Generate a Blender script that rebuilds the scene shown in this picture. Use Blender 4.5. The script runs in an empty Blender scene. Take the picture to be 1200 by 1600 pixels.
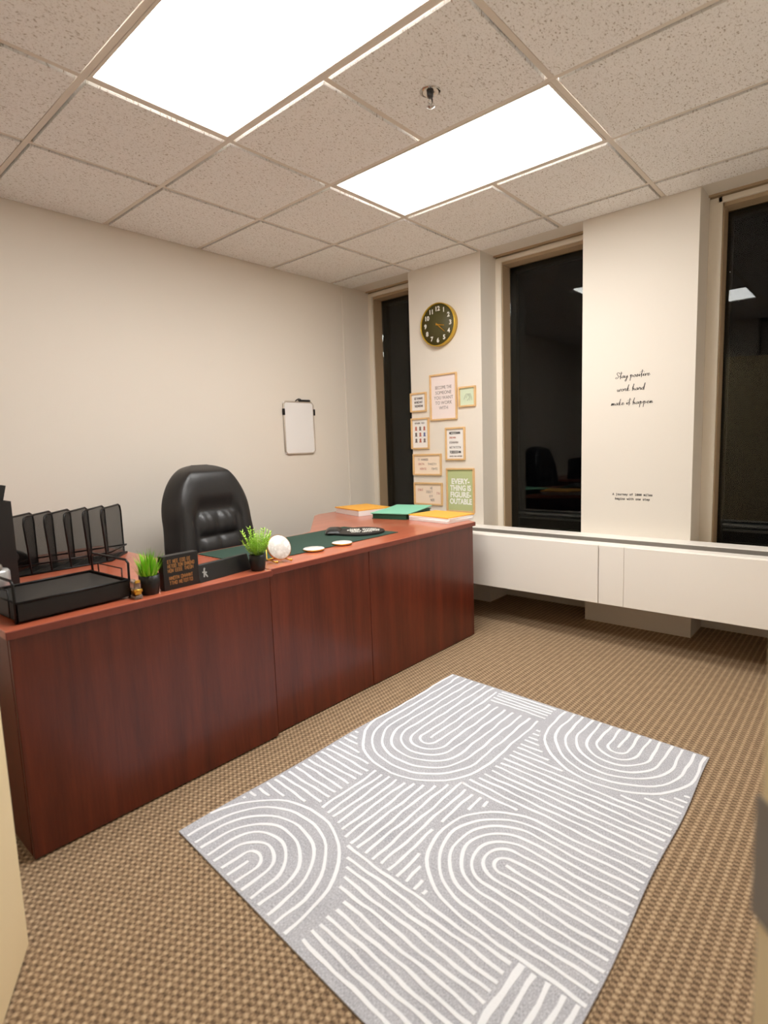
import bpy, bmesh, math, random
from mathutils import Vector, Matrix

random.seed(7)
SC = bpy.context.scene
COL = SC.collection
PI = math.pi

# ------------------------------------------------------------------ camera, world, exposure
cam_d = bpy.data.cameras.new('camera')
cam = bpy.data.objects.new('camera', cam_d)
COL.objects.link(cam)
CAM = Vector((-3.408, -2.8405, 1.2462))
YAW, PITCH, ROLL = -0.8466, -0.1192, 0.0350
Rz = Matrix.Rotation(YAW, 3, 'Z'); Rx = Matrix.Rotation(PITCH, 3, 'X'); Ry = Matrix.Rotation(ROLL, 3, 'Y')
Rm = Rz @ Rx @ Ry                                   # columns: right, forward, up
Rb = Matrix((Rm.col[0], Rm.col[2], -Rm.col[1])).transposed()
cam.matrix_world = Matrix.Translation(CAM) @ Rb.to_4x4()
cam_d.sensor_fit = 'HORIZONTAL'
cam_d.sensor_width = 36.0
cam_d.lens = 878.74 * 36.0 / 1200.0
cam_d.clip_start = 0.02
cam_d.dof.use_dof = True
cam_d.dof.focus_distance = 3.2
cam_d.dof.aperture_fstop = 3.2
SC.camera = cam

world = bpy.data.worlds.new('night'); SC.world = world
world.use_nodes = True
world.node_tree.nodes['Background'].inputs[0].default_value = (0.010, 0.011, 0.013, 1)
world.node_tree.nodes['Background'].inputs[1].default_value = 0.05

vs = SC.view_settings
vs.view_transform = 'Standard'; vs.look = 'None'; vs.gamma = 1.0; vs.use_curve_mapping = False
vs.exposure = 0.0
PANEL_STRENGTH = 17.4
PANEL_COLOR = (1.0, 0.992, 0.972)

# ------------------------------------------------------------------ materials
def srgb(r, g, b):
    def f(c):
        c /= 255.0
        return c / 12.92 if c <= 0.04045 else ((c + 0.055) / 1.055) ** 2.4
    return (f(r), f(g), f(b), 1.0)

def mat(name, col, rough=0.6, metal=0.0, spec=0.5, bump=None, var=None, coat=0.0):
    """plain principled material; var=(scale, amount) mottles the colour, bump=(scale, strength) adds relief"""
    m = bpy.data.materials.new(name); m.use_nodes = True
    nt = m.node_tree; b = nt.nodes['Principled BSDF']
    b.inputs['Base Color'].default_value = col
    b.inputs['Roughness'].default_value = rough
    b.inputs['Metallic'].default_value = metal
    b.inputs['Specular IOR Level'].default_value = spec
    if coat: b.inputs['Coat Weight'].default_value = coat; b.inputs['Coat Roughness'].default_value = 0.12
    tc = nt.nodes.new('ShaderNodeTexCoord')
    if var:
        n = nt.nodes.new('ShaderNodeTexNoise'); n.inputs['Scale'].default_value = var[0]; n.inputs['Detail'].default_value = 4
        nt.links.new(tc.outputs['Object'], n.inputs['Vector'])
        mx = nt.nodes.new('ShaderNodeMix'); mx.data_type = 'RGBA'
        mx.inputs[6].default_value = tuple(c * (1 - var[1]) for c in col[:3]) + (1,)
        mx.inputs[7].default_value = tuple(min(1, c * (1 + var[1])) for c in col[:3]) + (1,)
        nt.links.new(n.outputs['Fac'], mx.inputs[0]); nt.links.new(mx.outputs[2], b.inputs['Base Color'])
    if bump:
        n = nt.nodes.new('ShaderNodeTexNoise'); n.inputs['Scale'].default_value = bump[0]; n.inputs['Detail'].default_value = 3
        nt.links.new(tc.outputs['Object'], n.inputs['Vector'])
        bp = nt.nodes.new('ShaderNodeBump'); bp.inputs['Strength'].default_value = bump[1]; bp.inputs['Distance'].default_value = 0.003
        nt.links.new(n.outputs['Fac'], bp.inputs['Height']); nt.links.new(bp.outputs['Normal'], b.inputs['Normal'])
    return m

class NT:
    """small helper to wire math nodes"""
    def __init__(s, m): s.t = m.node_tree
    def math(s, op, a, b=None, c=None):
        n = s.t.nodes.new('ShaderNodeMath'); n.operation = op
        for i, v in enumerate((a, b, c)):
            if v is None: continue
            if isinstance(v, (int, float)): n.inputs[i].default_value = v
            else: s.t.links.new(v, n.inputs[i])
        return n.outputs[0]
    def noise(s, vec, scale, detail=2, rough=.5):
        n = s.t.nodes.new('ShaderNodeTexNoise'); n.inputs['Scale'].default_value = scale
        n.inputs['Detail'].default_value = detail; n.inputs['Roughness'].default_value = rough
        s.t.links.new(vec, n.inputs['Vector']); return n.outputs['Fac']
    def mapping(s, vec, scale):
        n = s.t.nodes.new('ShaderNodeMapping'); n.inputs['Scale'].default_value = scale
        s.t.links.new(vec, n.inputs['Vector']); return n.outputs[0]
    def ramp(s, fac, stops):
        n = s.t.nodes.new('ShaderNodeValToRGB'); e = n.color_ramp.elements
        while len(e) < len(stops): e.new(0.5)
        for el, (p, c) in zip(e, stops): el.position = p; el.color = c
        s.t.links.new(fac, n.inputs[0]); return n.outputs[0]
    def coord(s, which='Object'):
        return s.t.nodes.new('ShaderNodeTexCoord').outputs[which]
    def pos(s):
        return s.t.nodes.new('ShaderNodeNewGeometry').outputs['Position']
    def xyz(s, v):
        n = s.t.nodes.new('ShaderNodeSeparateXYZ'); s.t.links.new(v, n.inputs[0]); return n.outputs
    def bump(s, h, strength, dist):
        n = s.t.nodes.new('ShaderNodeBump'); n.inputs['Strength'].default_value = strength; n.inputs['Distance'].default_value = dist
        s.t.links.new(h, n.inputs['Height']); s.t.links.new(n.outputs[0], s.t.nodes['Principled BSDF'].inputs['Normal'])
    def base(s, c): s.t.links.new(c, s.t.nodes['Principled BSDF'].inputs['Base Color'])

def carpet_mat():
    m = mat('carpet_loop', srgb(140, 108, 74), 0.95, spec=0.1); k = NT(m)
    bs = m.node_tree.nodes['Principled BSDF']; bs.inputs['Sheen Weight'].default_value = .35; bs.inputs['Sheen Roughness'].default_value = .6; bs.inputs['Sheen Tint'].default_value = srgb(230, 200, 165)
    x, y, z = k.xyz(k.pos())
    row = k.math('FLOOR', k.math('DIVIDE', y, 0.0145))
    fr = k.math('FRACT', k.math('DIVIDE', y, 0.0145))
    rib = k.math('SINE', k.math('MULTIPLY', fr, PI))
    off = k.math('MULTIPLY', k.math('MODULO', k.math('ABSOLUTE', row), 2.0), 0.5)
    xs = k.math('ADD', k.math('DIVIDE', x, 0.0185), off)
    st = k.math('SINE', k.math('MULTIPLY', xs, 2 * PI))
    big = k.math('SINE', k.math('MULTIPLY', k.math('DIVIDE', y, 0.029), 2 * PI))
    n1 = k.noise(k.mapping(k.pos(), (160, 420, 1)), 1.0, 2)
    n2 = k.noise(k.pos(), 26, 3)
    v = k.math('MULTIPLY_ADD', st, 0.20, 0.42)
    v = k.math('MULTIPLY_ADD', rib, 0.12, v)
    v = k.math('MULTIPLY_ADD', big, 0.13, v)
    v = k.math('ADD', v, k.math('MULTIPLY', k.math('SUBTRACT', n1, .5), 0.85))
    v = k.math('ADD', v, k.math('MULTIPLY', k.math('SUBTRACT', n2, .5), 0.25))
    c = k.ramp(v, [(0.08, srgb(64, 50, 40)), (0.42, srgb(146, 120, 94)), (0.72, srgb(196, 168, 134)), (1.0, srgb(226, 202, 168))])
    k.base(c); k.bump(v, 0.9, 0.006)
    return m

def tile_mat():
    m = mat('mineral_fibre_tile', srgb(232, 222, 208), 0.95, spec=0.1); k = NT(m)
    p = k.pos()
    n0 = k.noise(k.mapping(p, (85, 150, 40)), 1.0, 2, .6)
    n1 = k.noise(k.mapping(p, (190, 300, 90)), 1.0, 2, .55)
    pit = k.math('MAXIMUM', k.math('MULTIPLY', k.math('SUBTRACT', 0.41, n0), 9.0), k.math('MULTIPLY', k.math('SUBTRACT', 0.39, n1), 8.0))
    pit = k.math('MINIMUM', k.math('MAXIMUM', pit, 0.0), 1.0)
    k.base(k.ramp(pit, [(0.0, srgb(249, 247, 244)), (1.0, srgb(188, 176, 162))]))
    k.bump(k.math('SUBTRACT', 1.0, pit), 0.6, 0.003)
    return m

def wood_mat(name, dark, light, rough, axis='Z', coat=0.3):
    m = mat(name, light, rough, coat=coat); k = NT(m)
    sc = {'Z': (14, 14, 0.9), 'X': (0.9, 14, 14)}[axis]
    n = k.noise(k.mapping(k.pos(), sc), 1.0, 5, .6)
    n2 = k.noise(k.mapping(k.pos(), tuple(s * 9 for s in sc)), 1.0, 3, .6)
    v = k.math('ADD', k.math('MULTIPLY', n, .75), k.math('MULTIPLY', n2, .25))
    k.base(k.ramp(v, [(0.3, dark), (0.7, light)]))
    return m

def rug_mat():
    m = mat('heathered_grey_weave', srgb(206, 204, 208), 0.95, spec=0.1); k = NT(m)
    p = k.pos()
    n = k.noise(k.mapping(p, (150, 420, 1)), 1.0, 2, .6)
    n2 = k.noise(p, 9, 2)
    v = k.math('ADD', k.math('MULTIPLY', n, .85), k.math('MULTIPLY', n2, .15))
    k.base(k.ramp(v, [(0.30, srgb(146, 147, 155)), (0.50, srgb(187, 188, 195)), (0.70, srgb(226, 227, 232))]))
    k.bump(n, 0.5, 0.002)
    return m

def glass_mat():
    m = bpy.data.materials.new('window_glass'); m.use_nodes = True
    nt = m.node_tree; nt.nodes.remove(nt.nodes['Principled BSDF'])
    fr = nt.nodes.new('ShaderNodeFresnel'); fr.inputs['IOR'].default_value = 1.36
    tr = nt.nodes.new('ShaderNodeBsdfTransparent'); tr.inputs[0].default_value = (.80, .82, .80, 1)
    gl = nt.nodes.new('ShaderNodeBsdfGlossy'); gl.inputs['Roughness'].default_value = 0.0
    mx = nt.nodes.new('ShaderNodeMixShader'); out = nt.nodes['Material Output']
    nt.links.new(fr.outputs[0], mx.inputs[0]); nt.links.new(tr.outputs[0], mx.inputs[1]); nt.links.new(gl.outputs[0], mx.inputs[2])
    nt.links.new(mx.outputs[0], out.inputs[0])
    return m

def mesh_mat(name, col, alpha):
    m = bpy.data.materials.new(name); m.use_nodes = True
    nt = m.node_tree; b = nt.nodes['Principled BSDF']
    b.inputs['Base Color'].default_value = col; b.inputs['Roughness'].default_value = .45
    tr = nt.nodes.new('ShaderNodeBsdfTransparent'); mx = nt.nodes.new('ShaderNodeMixShader'); mx.inputs[0].default_value = alpha
    nt.links.new(tr.outputs[0], mx.inputs[1]); nt.links.new(b.outputs[0], mx.inputs[2])
    nt.links.new(mx.outputs[0], nt.nodes['Material Output'].inputs[0])
    return m

def emit_mat(name, col, s):
    m = bpy.data.materials.new(name); m.use_nodes = True
    nt = m.node_tree; b = nt.nodes['Principled BSDF']
    b.inputs['Base Color'].default_value = (.8, .8, .8, 1)
    b.inputs['Emission Color'].default_value = tuple(col) + (1,); b.inputs['Emission Strength'].default_value = s
    return m

def marble_mat():
    m = mat('white_marble', srgb(245, 242, 238), 0.25); k = NT(m)
    n = k.noise(k.coord(), 16, 6, .65)
    k.base(k.ramp(n, [(0.40, srgb(246, 243, 239)), (0.5, srgb(222, 216, 210)), (0.56, srgb(246, 243, 239))]))
    return m

M = dict(
    carpet=carpet_mat(), tile=tile_mat(), rug=rug_mat(), glass=glass_mat(),
    wall=mat('painted_wall', srgb(231, 223, 211), 0.75, spec=0.25, bump=(220, .10)),
    trim=mat('painted_trim', srgb(224, 208, 184), 0.55),
    winframe=mat('window_frame_paint', srgb(240, 230, 214), 0.5),
    winbrown=mat('bronze_return', srgb(178, 154, 124), 0.5),
    alu=mat('dark_aluminium', srgb(70, 70, 72), 0.4, 0.6),
    tbar=mat('grid_metal', srgb(226, 216, 203), 0.5),
    white=mat('cover_enamel', srgb(250, 244, 235), 0.45, var=(3, .01)),
    grille=mat('grille_metal', srgb(150, 143, 134), 0.5, .3),
    dark=mat('dark_recess', srgb(38, 33, 28), 0.9),
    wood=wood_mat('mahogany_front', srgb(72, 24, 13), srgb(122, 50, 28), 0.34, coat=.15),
    woodtop_sheen=wood_mat('mahogany_top_sheen', srgb(174, 86, 60), srgb(202, 110, 78), 0.30, 'X', coat=.5),  # mahogany lightened to salmon: grazing reflection of walls and lights put into the colour
    woodedge=mat('mahogany_edge', srgb(128, 60, 46), 0.35, var=(30, .15)),
    white_pile=mat('white_pile', srgb(246, 248, 252), 0.95, spec=.1, bump=(400, .5)),
    leather=mat('black_leather', srgb(36, 35, 35), 0.36, bump=(190, .18)),
    plastic=mat('black_plastic', srgb(22, 21, 21), 0.45),
    metalblack=mat('black_wire', srgb(20, 18, 18), 0.4, .4),
    blackmesh=mesh_mat('black_mesh', srgb(26, 24, 23), .55),
    densemesh=mesh_mat('dense_black_mesh', srgb(16, 15, 15), .93),
    chrome=mat('chrome', srgb(190, 185, 180), 0.12, 1.0),
    gold=mat('gold_metal', srgb(226, 176, 74), 0.28, .9),
    brass=mat('gold_rim', srgb(214, 176, 66), 0.35, .55),
    olive=mat('olive_face', srgb(78, 72, 34), 0.6),
    numeral=mat('white_numeral', srgb(235, 232, 222), 0.6),
    oak=mat('light_oak', srgb(226, 186, 132), 0.55, var=(40, .1)),
    paper=mat('white_paper', srgb(242, 238, 234), 0.8),
    pink=mat('pale_pink_paper', srgb(240, 226, 222), 0.8),
    peach=mat('peach_paper', srgb(250, 230, 208), 0.8),
    sage=mat('sage_paper', srgb(190, 200, 146), 0.8),
    mintpaper=mat('mint_paper', srgb(212, 224, 196), 0.8),
    ink=mat('black_ink', srgb(40, 36, 34), 0.8),
    greyink=mat('grey_ink', srgb(128, 116, 112), 0.8),
    redink=mat('red_ink', srgb(196, 120, 104), 0.8),
    blueink=mat('blue_ink', srgb(110, 120, 165), 0.8),
    whiteink=mat('white_ink', srgb(248, 248, 240), 0.8),
    goldink=mat('gold_print', srgb(168, 118, 66), 0.5),
    felt=mat('dark_green_pad', srgb(38, 66, 54), 0.8, bump=(500, .2)),
    orange=mat('orange_card', srgb(248, 182, 72), 0.6),
    mint=mat('mint_card', srgb(140, 214, 182), 0.6),
    greenbinder=mat('dark_green_binder', srgb(36, 84, 62), 0.6),
    marble=marble_mat(),
    leaf=mat('bright_leaf', srgb(142, 208, 44), 0.5, var=(60, .35)),
    fern=mat('lime_fern', srgb(172, 216, 76), 0.5, var=(60, .35)),
    soil=mat('dark_moss', srgb(34, 42, 20), 0.9),
    silver=mat('silver_metal', srgb(190, 192, 192), 0.35, .6),
    steel=mat('grey_steel', srgb(140, 132, 122), 0.45, .5),
    door=mat('door_paint', srgb(246, 226, 184), 0.55),
    acrylic=mat('clear_acrylic', srgb(225, 205, 190), 0.1),
    board=mat('dry_erase', srgb(240, 238, 236), 0.25),
    greyframe=mat('grey_frame', srgb(196, 184, 170), 0.4, .2),
)
b = M['acrylic'].node_tree.nodes['Principled BSDF']; b.inputs['Transmission Weight'].default_value = .75; b.inputs['IOR'].default_value = 1.3

# ------------------------------------------------------------------ mesh helpers
class MB:
    def __init__(s): s.v = []; s.f = []; s.smooth = []
    def add(s, vs_, fs, sm=False):
        o = len(s.v); s.v += [tuple(p) for p in vs_]
        for f in fs: s.f.append(tuple(o + i for i in f)); s.smooth.append(sm)
        return s
    def box(s, x0, x1, y0, y1, z0, z1):
        x0, x1 = min(x0, x1), max(x0, x1); y0, y1 = min(y0, y1), max(y0, y1); z0, z1 = min(z0, z1), max(z0, z1)
        v = [(x0, y0, z0), (x1, y0, z0), (x1, y1, z0), (x0, y1, z0), (x0, y0, z1), (x1, y0, z1), (x1, y1, z1), (x0, y1, z1)]
        return s.add(v, [(0, 3, 2, 1), (4, 5, 6, 7), (0, 1, 5, 4), (1, 2, 6, 5), (2, 3, 7, 6), (3, 0, 4, 7)])
    def prism(s, poly, z0, z1):
        """poly counter-clockwise in xy"""
        n = len(poly)
        v = [(x, y, z0) for x, y in poly] + [(x, y, z1) for x, y in poly]
        fs = [tuple(range(n - 1, -1, -1)), tuple(range(n, 2 * n))] + [(i, (i + 1) % n, n + (i + 1) % n, n + i) for i in range(n)]
        return s.add(v, fs)
    def tube(s, pts, r, n=8, closed=False):
        pts = [Vector(p) for p in pts]; m = len(pts); rings = []
        up = None
        for i, p in enumerate(pts):
            a = pts[(i - 1) % m] if (closed or i > 0) else p
            c = pts[(i + 1) % m] if (closed or i < m - 1) else p
            t = (c - a).normalized()
            if up is None: up = Vector((0, 0, 1)) if abs(t.z) < .9 else Vector((1, 0, 0))
            x = t.cross(up)
            if x.length < 1e-6: x = t.cross(Vector((0, 1, 0)))
            x.normalize(); yv = x.cross(t).normalized(); up = yv
            rr = r[i] if isinstance(r, (list, tuple)) else r
            rings.append([p + (x * math.cos(2 * PI * k / n) + yv * math.sin(2 * PI * k / n)) * rr for k in range(n)])
        v = [q for ring in rings for q in ring]; fs = []
        for i in range(m if closed else m - 1):
            j = (i + 1) % m
            for k in range(n): fs.append((i * n + k, i * n + (k + 1) % n, j * n + (k + 1) % n, j * n + k))
        s.add(v, fs, True)
        if not closed:
            s.add(rings[0], [tuple(range(n - 1, -1, -1))]); s.add(rings[-1], [tuple(range(n))])
        return s
    def lathe(s, prof, n=32, axis='Z', c=(0, 0, 0)):
        v = []; fs = []; m = len(prof)
        for k in range(n):
            a = 2 * PI * k / n
            for r, h in prof:
                p = (r * math.cos(a), r * math.sin(a), h)
                if axis == 'Y': p = (p[0], -p[2], p[1])
                if axis == 'X': p = (p[2], p[0], p[1])
                v.append((p[0] + c[0], p[1] + c[1], p[2] + c[2]))
        for k in range(n):
            k2 = (k + 1) % n
            for i in range(m - 1):
                fs.append((k * m + i, k2 * m + i, k2 * m + i + 1, k * m + i + 1))
        return s.add(v, fs, True)
    def build(s, name, m, parent=None, bevel=0, seg=2, loc=None, rot=None):
        me = bpy.data.meshes.new(name); me.from_pydata(s.v, [], s.f)
        me.polygons.foreach_set('use_smooth', s.smooth)
        me.materials.append(m)
        bm = bmesh.new(); bm.from_mesh(me); bmesh.ops.remove_doubles(bm, verts=bm.verts, dist=1e-6)
        bmesh.ops.recalc_face_normals(bm, faces=bm.faces); bm.to_mesh(me); bm.free()
        o = bpy.data.objects.new(name, me); COL.objects.link(o)
        if parent: o.parent = parent
        if loc: o.location = loc
        if rot: o.rotation_euler = rot
        if bevel:
            bv = o.modifiers.new('bevel', 'BEVEL'); bv.width = bevel; bv.segments = seg; bv.limit_method = 'ANGLE'; bv.angle_limit = math.radians(40)
        return o

def B(*a): return MB().box(*a)
def tag(o, label, cat, group=None):
    o['label'] = label; o['category'] = cat
    if group: o['group'] = group
    return o
def thing(name, label, cat, loc=(0, 0, 0), rot=(0, 0, 0), group=None):
    o = bpy.data.objects.new(name, None); COL.objects.link(o); o.empty_display_size = .05
    o.location = loc; o.rotation_euler = rot
    return tag(o, label, cat, group)
def struct(o, label=None):
    o['kind'] = 'structure'
    if label: o['label'] = label
    return o
def stuff(o): o['kind'] = 'stuff'; return o
WR = (PI / 2, 0, -PI / 2)      # on the window wall: local x runs to the right, y up, z into the room
BR = (PI / 2, 0, 0)            # on the back wall or facing the room's front

MONO = None
try:
    import os
    fp = os.path.join(bpy.utils.system_resource('DATAFILES'), 'fonts', 'DejaVuSansMono.woff2')
    if os.path.exists(fp): MONO = bpy.data.fonts.load(fp)
except Exception:
    MONO = None

def text_obj(name, body, size, m, parent, loc, rot=(0, 0, 0), font=None, align='CENTER', depth=.0006, sx=1.0, bold=0.0):
    cu = bpy.data.curves.new(name, 'FONT'); cu.body = body; cu.size = size; cu.align_x = align; cu.align_y = 'CENTER'
    cu.extrude = depth / 2; cu.resolution_u = 3; cu.offset = bold
    if font: cu.font = font
    t = bpy.data.objects.new(name + '_tmp', cu); COL.objects.link(t)
    bpy.context.view_layer.update()
    me = bpy.data.meshes.new_from_object(t.evaluated_get(bpy.context.evaluated_depsgraph_get()))
    bpy.data.objects.remove(t)
    me.materials.clear(); me.materials.append(m)
    if sx != 1.0: me.transform(Matrix.Diagonal((sx, 1, 1, 1)))
    o = bpy.data.objects.new(name, me); COL.objects.link(o); o.parent = parent; o.location = loc; o.rotation_euler = rot
    return o

def catmull(pts, n=6):
    P = [Vector((p[0], p[1], 0)) for p in pts]
    if len(P) < 3: return P
    out = []
    for i in range(len(P) - 1):
        p0 = P[max(i - 1, 0)]; p1 = P[i]; p2 = P[i + 1]; p3 = P[min(i + 2, len(P) - 1)]
        for k in range(n):
            t = k / n
            out.append(0.5 * (2 * p1 + (p2 - p0) * t + (2 * p0 - 5 * p1 + 4 * p2 - p3) * t * t + (3 * p1 - p0 - 3 * p2 + p3) * t ** 3))
    out.append(P[-1]); return out

def ribbon(mb, pts, w, z=.0006, wfun=None, z0=0.0):
    """flat strip along a polyline in local xy, with a little thickness"""
    n = len(pts); L = []; R = []
    for i, p in enumerate(pts):
        t = (pts[min(i + 1, n - 1)] - pts[max(i - 1, 0)])
        if t.length < 1e-9: t = Vector((1, 0, 0))
        t.normalize(); nn = Vector((-t.y, t.x, 0))
        ww = w * (wfun(t, i / max(1, n - 1)) if wfun else 1)
        L.append(p + nn * ww / 2); R.append(p - nn * ww / 2)
    v = [(a.x, a.y, z) for a in L] + [(a.x, a.y, z) for a in R] + [(a.x, a.y, z0) for a in L] + [(a.x, a.y, z0) for a in R]
    fs = []
    for i in range(n - 1):
        fs += [(n + i, n + i + 1, i + 1, i), (i, i + 1, 2 * n + i + 1, 2 * n + i), (3 * n + i, 3 * n + i + 1, n + i + 1, n + i)]
    fs += [(0, 2 * n, 3 * n, n), (n - 1, 2 * n - 1, 4 * n - 1, 3 * n - 1)]
    mb.add(v, fs)

def scribble(mb, x0, x1, y, h, words, w, z=.0008):
    """a line of print too small to read: letter-like strokes in word groups"""
    tot = sum(words) + (len(words) - 1) * .8; step = (x1 - x0) / tot; x = x0
    for n in words:
        for k in range(n):
            a = x + step * .15; c = x + step * .85
            kind = random.randint(0, 4); lo, hi = y - h / 2, y + h / 2
            S = [[(a, lo), (a, hi)]]
            if kind == 0: S += [[(c, lo), (c, hi)], [(a, y), (c, y)]]
            elif kind == 1: S += [[(a, hi), (c, hi)], [(a, lo), (c, lo)], [(a, y), (c, y)]]
            elif kind == 2: S += [[(c, lo), (c, hi)], [(a, hi), (c, hi)], [(a, lo), (c, lo)]]
            elif kind == 3: S = [[((a + c) / 2, lo), ((a + c) / 2, hi)], [(a, hi), (c, hi)]]
            else: S += [[(a, hi), (c, lo)], [(c, lo), (c, hi)]]
            for s_ in S: ribbon(mb, [Vector((p[0], p[1], 0)) for p in s_], w, z)
            x += step
        x += step * .8

# ------------------------------------------------------------------ room shell
H = 2.6
BACKY = 0.68
PX = 0.24            # face of the pillars between the windows
GX = 0.575           # window glass
LEFTX = -3.65
FRONTY = -3.05
HINGE = Vector((-3.51, -2.06)); STRIKE = Vector((-2.8894, -2.7944))
DD = (STRIKE - HINGE).normalized()          # along the doorway
DN = Vector((DD.y * -1, DD.x))              # towards the room
if DN.dot(Vector((1, 1))) < 0: DN = -DN
NT_ANG = math.atan2(DD.y, DD.x)

struct(B(-4.9, .74, -4.4, .80, -.06, 0).build('floor', M['carpet']), 'brown ribbed loop carpet floor')
struct(B(LEFTX, .72, BACKY, BACKY + .1, 0, H + .12).build('wall_back', M['wall']), 'plain beige wall behind the desk')
struct(B(LEFTX - .1, LEFTX, -1.66, BACKY + .1, 0, H + .12).build('wall_left', M['wall']), 'beige side wall behind the open door')

# front wall with the angled doorway the picture is taken from
wf = struct(MB().box(-2.674, .72, FRONTY - .1, FRONTY, 0, H + .12).build('wall_front', M['wall']), 'beige wall beside the doorway')
def seg_wall(name, a, bb, z0, z1, parent, m, t=.12, off=0.0):
    d = (bb - a).normalized(); n = Vector((-d.y, d.x))
    if n.dot(Vector((1, 1))) < 0: n = -n
    p = [a + n * off, bb + n * off, bb + n * (off - t), a + n * (off - t)]
    poly = [(q.x, q.y) for q in p]
    area = sum(poly[i][0] * poly[(i + 1) % 4][1] - poly[(i + 1) % 4][0] * poly[i][1] for i in range(4))
    if area < 0: poly.reverse()
    return MB().prism(poly, z0, z1).build(name, m, parent)
J = .05
seg_wall('wall_panel', HINGE - DD * .53, HINGE - DD * J, 0, H + .12, wf, M['wall'])
seg_wall('wall_panel', STRIKE + DD * J, STRIKE + DD * .42, 0, H + .12, wf, M['wall'])
seg_wall('wall_panel', HINGE - DD * J, STRIKE + DD * J, 2.16, H + .12, wf, M['wall'])

# plain unseen hallway round the camera, added to bounce light onto the door frame
hw_ = struct(B(-4.9, -4.8, -4.4, -1.5, 0, H + .12).build('wall_hall_bounce', M['wall']), 'unseen beige hallway wall behind the camera, added to bounce light')
B(-4.8, -2.5, -4.4, -4.3, 0, H + .12).build('wall_panel', M['wall'], hw_)
B(-4.8, LEFTX - .1, -1.66, -1.56, 0, H + .12).build('wall_panel', M['wall'], hw_)
B(-2.6, -2.5, -4.3, FRONTY - .1, 0, H + .12).build('wall_panel', M['wall'], hw_)
B(-4.8, -2.6, -4.3, -1.66, H + .12, H + .16).build('hall_ceiling_bounce', M['tile'], hw_)

# door frame (trim) with a steel strike plate, and the open leaf
fr = bpy.data.objects.new('trim_1', None); COL.objects.link(fr); struct(fr, 'tan door frame at the right edge with a grey strike plate')
seg_wall('jamb', HINGE - DD * J, HINGE, 0, 2.13, fr, M['door'], .16, .02)
seg_wall('jamb', STRIKE, STRIKE + DD * J, 0, 2.13, fr, M['door'], .16, .02)
seg_wall('head', HINGE - DD * J, STRIKE + DD * J, 2.13, 2.18, fr, M['door'], .16, .02)
sp = seg_wall('strike_plate', STRIKE - DD * .003, STRIKE + DD * .001, .833, .941, fr, M['steel'], .07, .024)
sp['label'] = 'grey steel strike plate'
dl = struct(thing('door_1', 'cream door leaf standing open at the left edge', 'door', (0, 0, 0)))
del dl['category']
FREE = Vector((-3.06, -1.267)); dv = (FREE - HINGE).normalized(); dn = Vector((-dv.y, dv.x))
A0 = HINGE + dv * .01
MB().prism([(q.x, q.y) for q in (A0, FREE, FREE + dn * .045, A0 + dn * .045)], .008, 2.12).build('leaf', M['door'], dl, .002)
hb = MB()
for side in (-1, 1):
    base = FREE - dv * .07 + dn * (.0225 + side * .0225)
    o_ = dn * side
    hb.tube([(base.x, base.y, 1.0), (base.x + o_.x * .05, base.y + o_.y * .05, 1.0)], .011)
    q = base + o_ * .05
    hb.tube([(q.x, q.y, 1.0), (q.x - dv.x * .11, q.y - dv.y * .11, 1.0)], .009)
h_ = hb.build('door_handle', M['steel'], dl); h_['label'] = 'steel lever handle'

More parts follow.
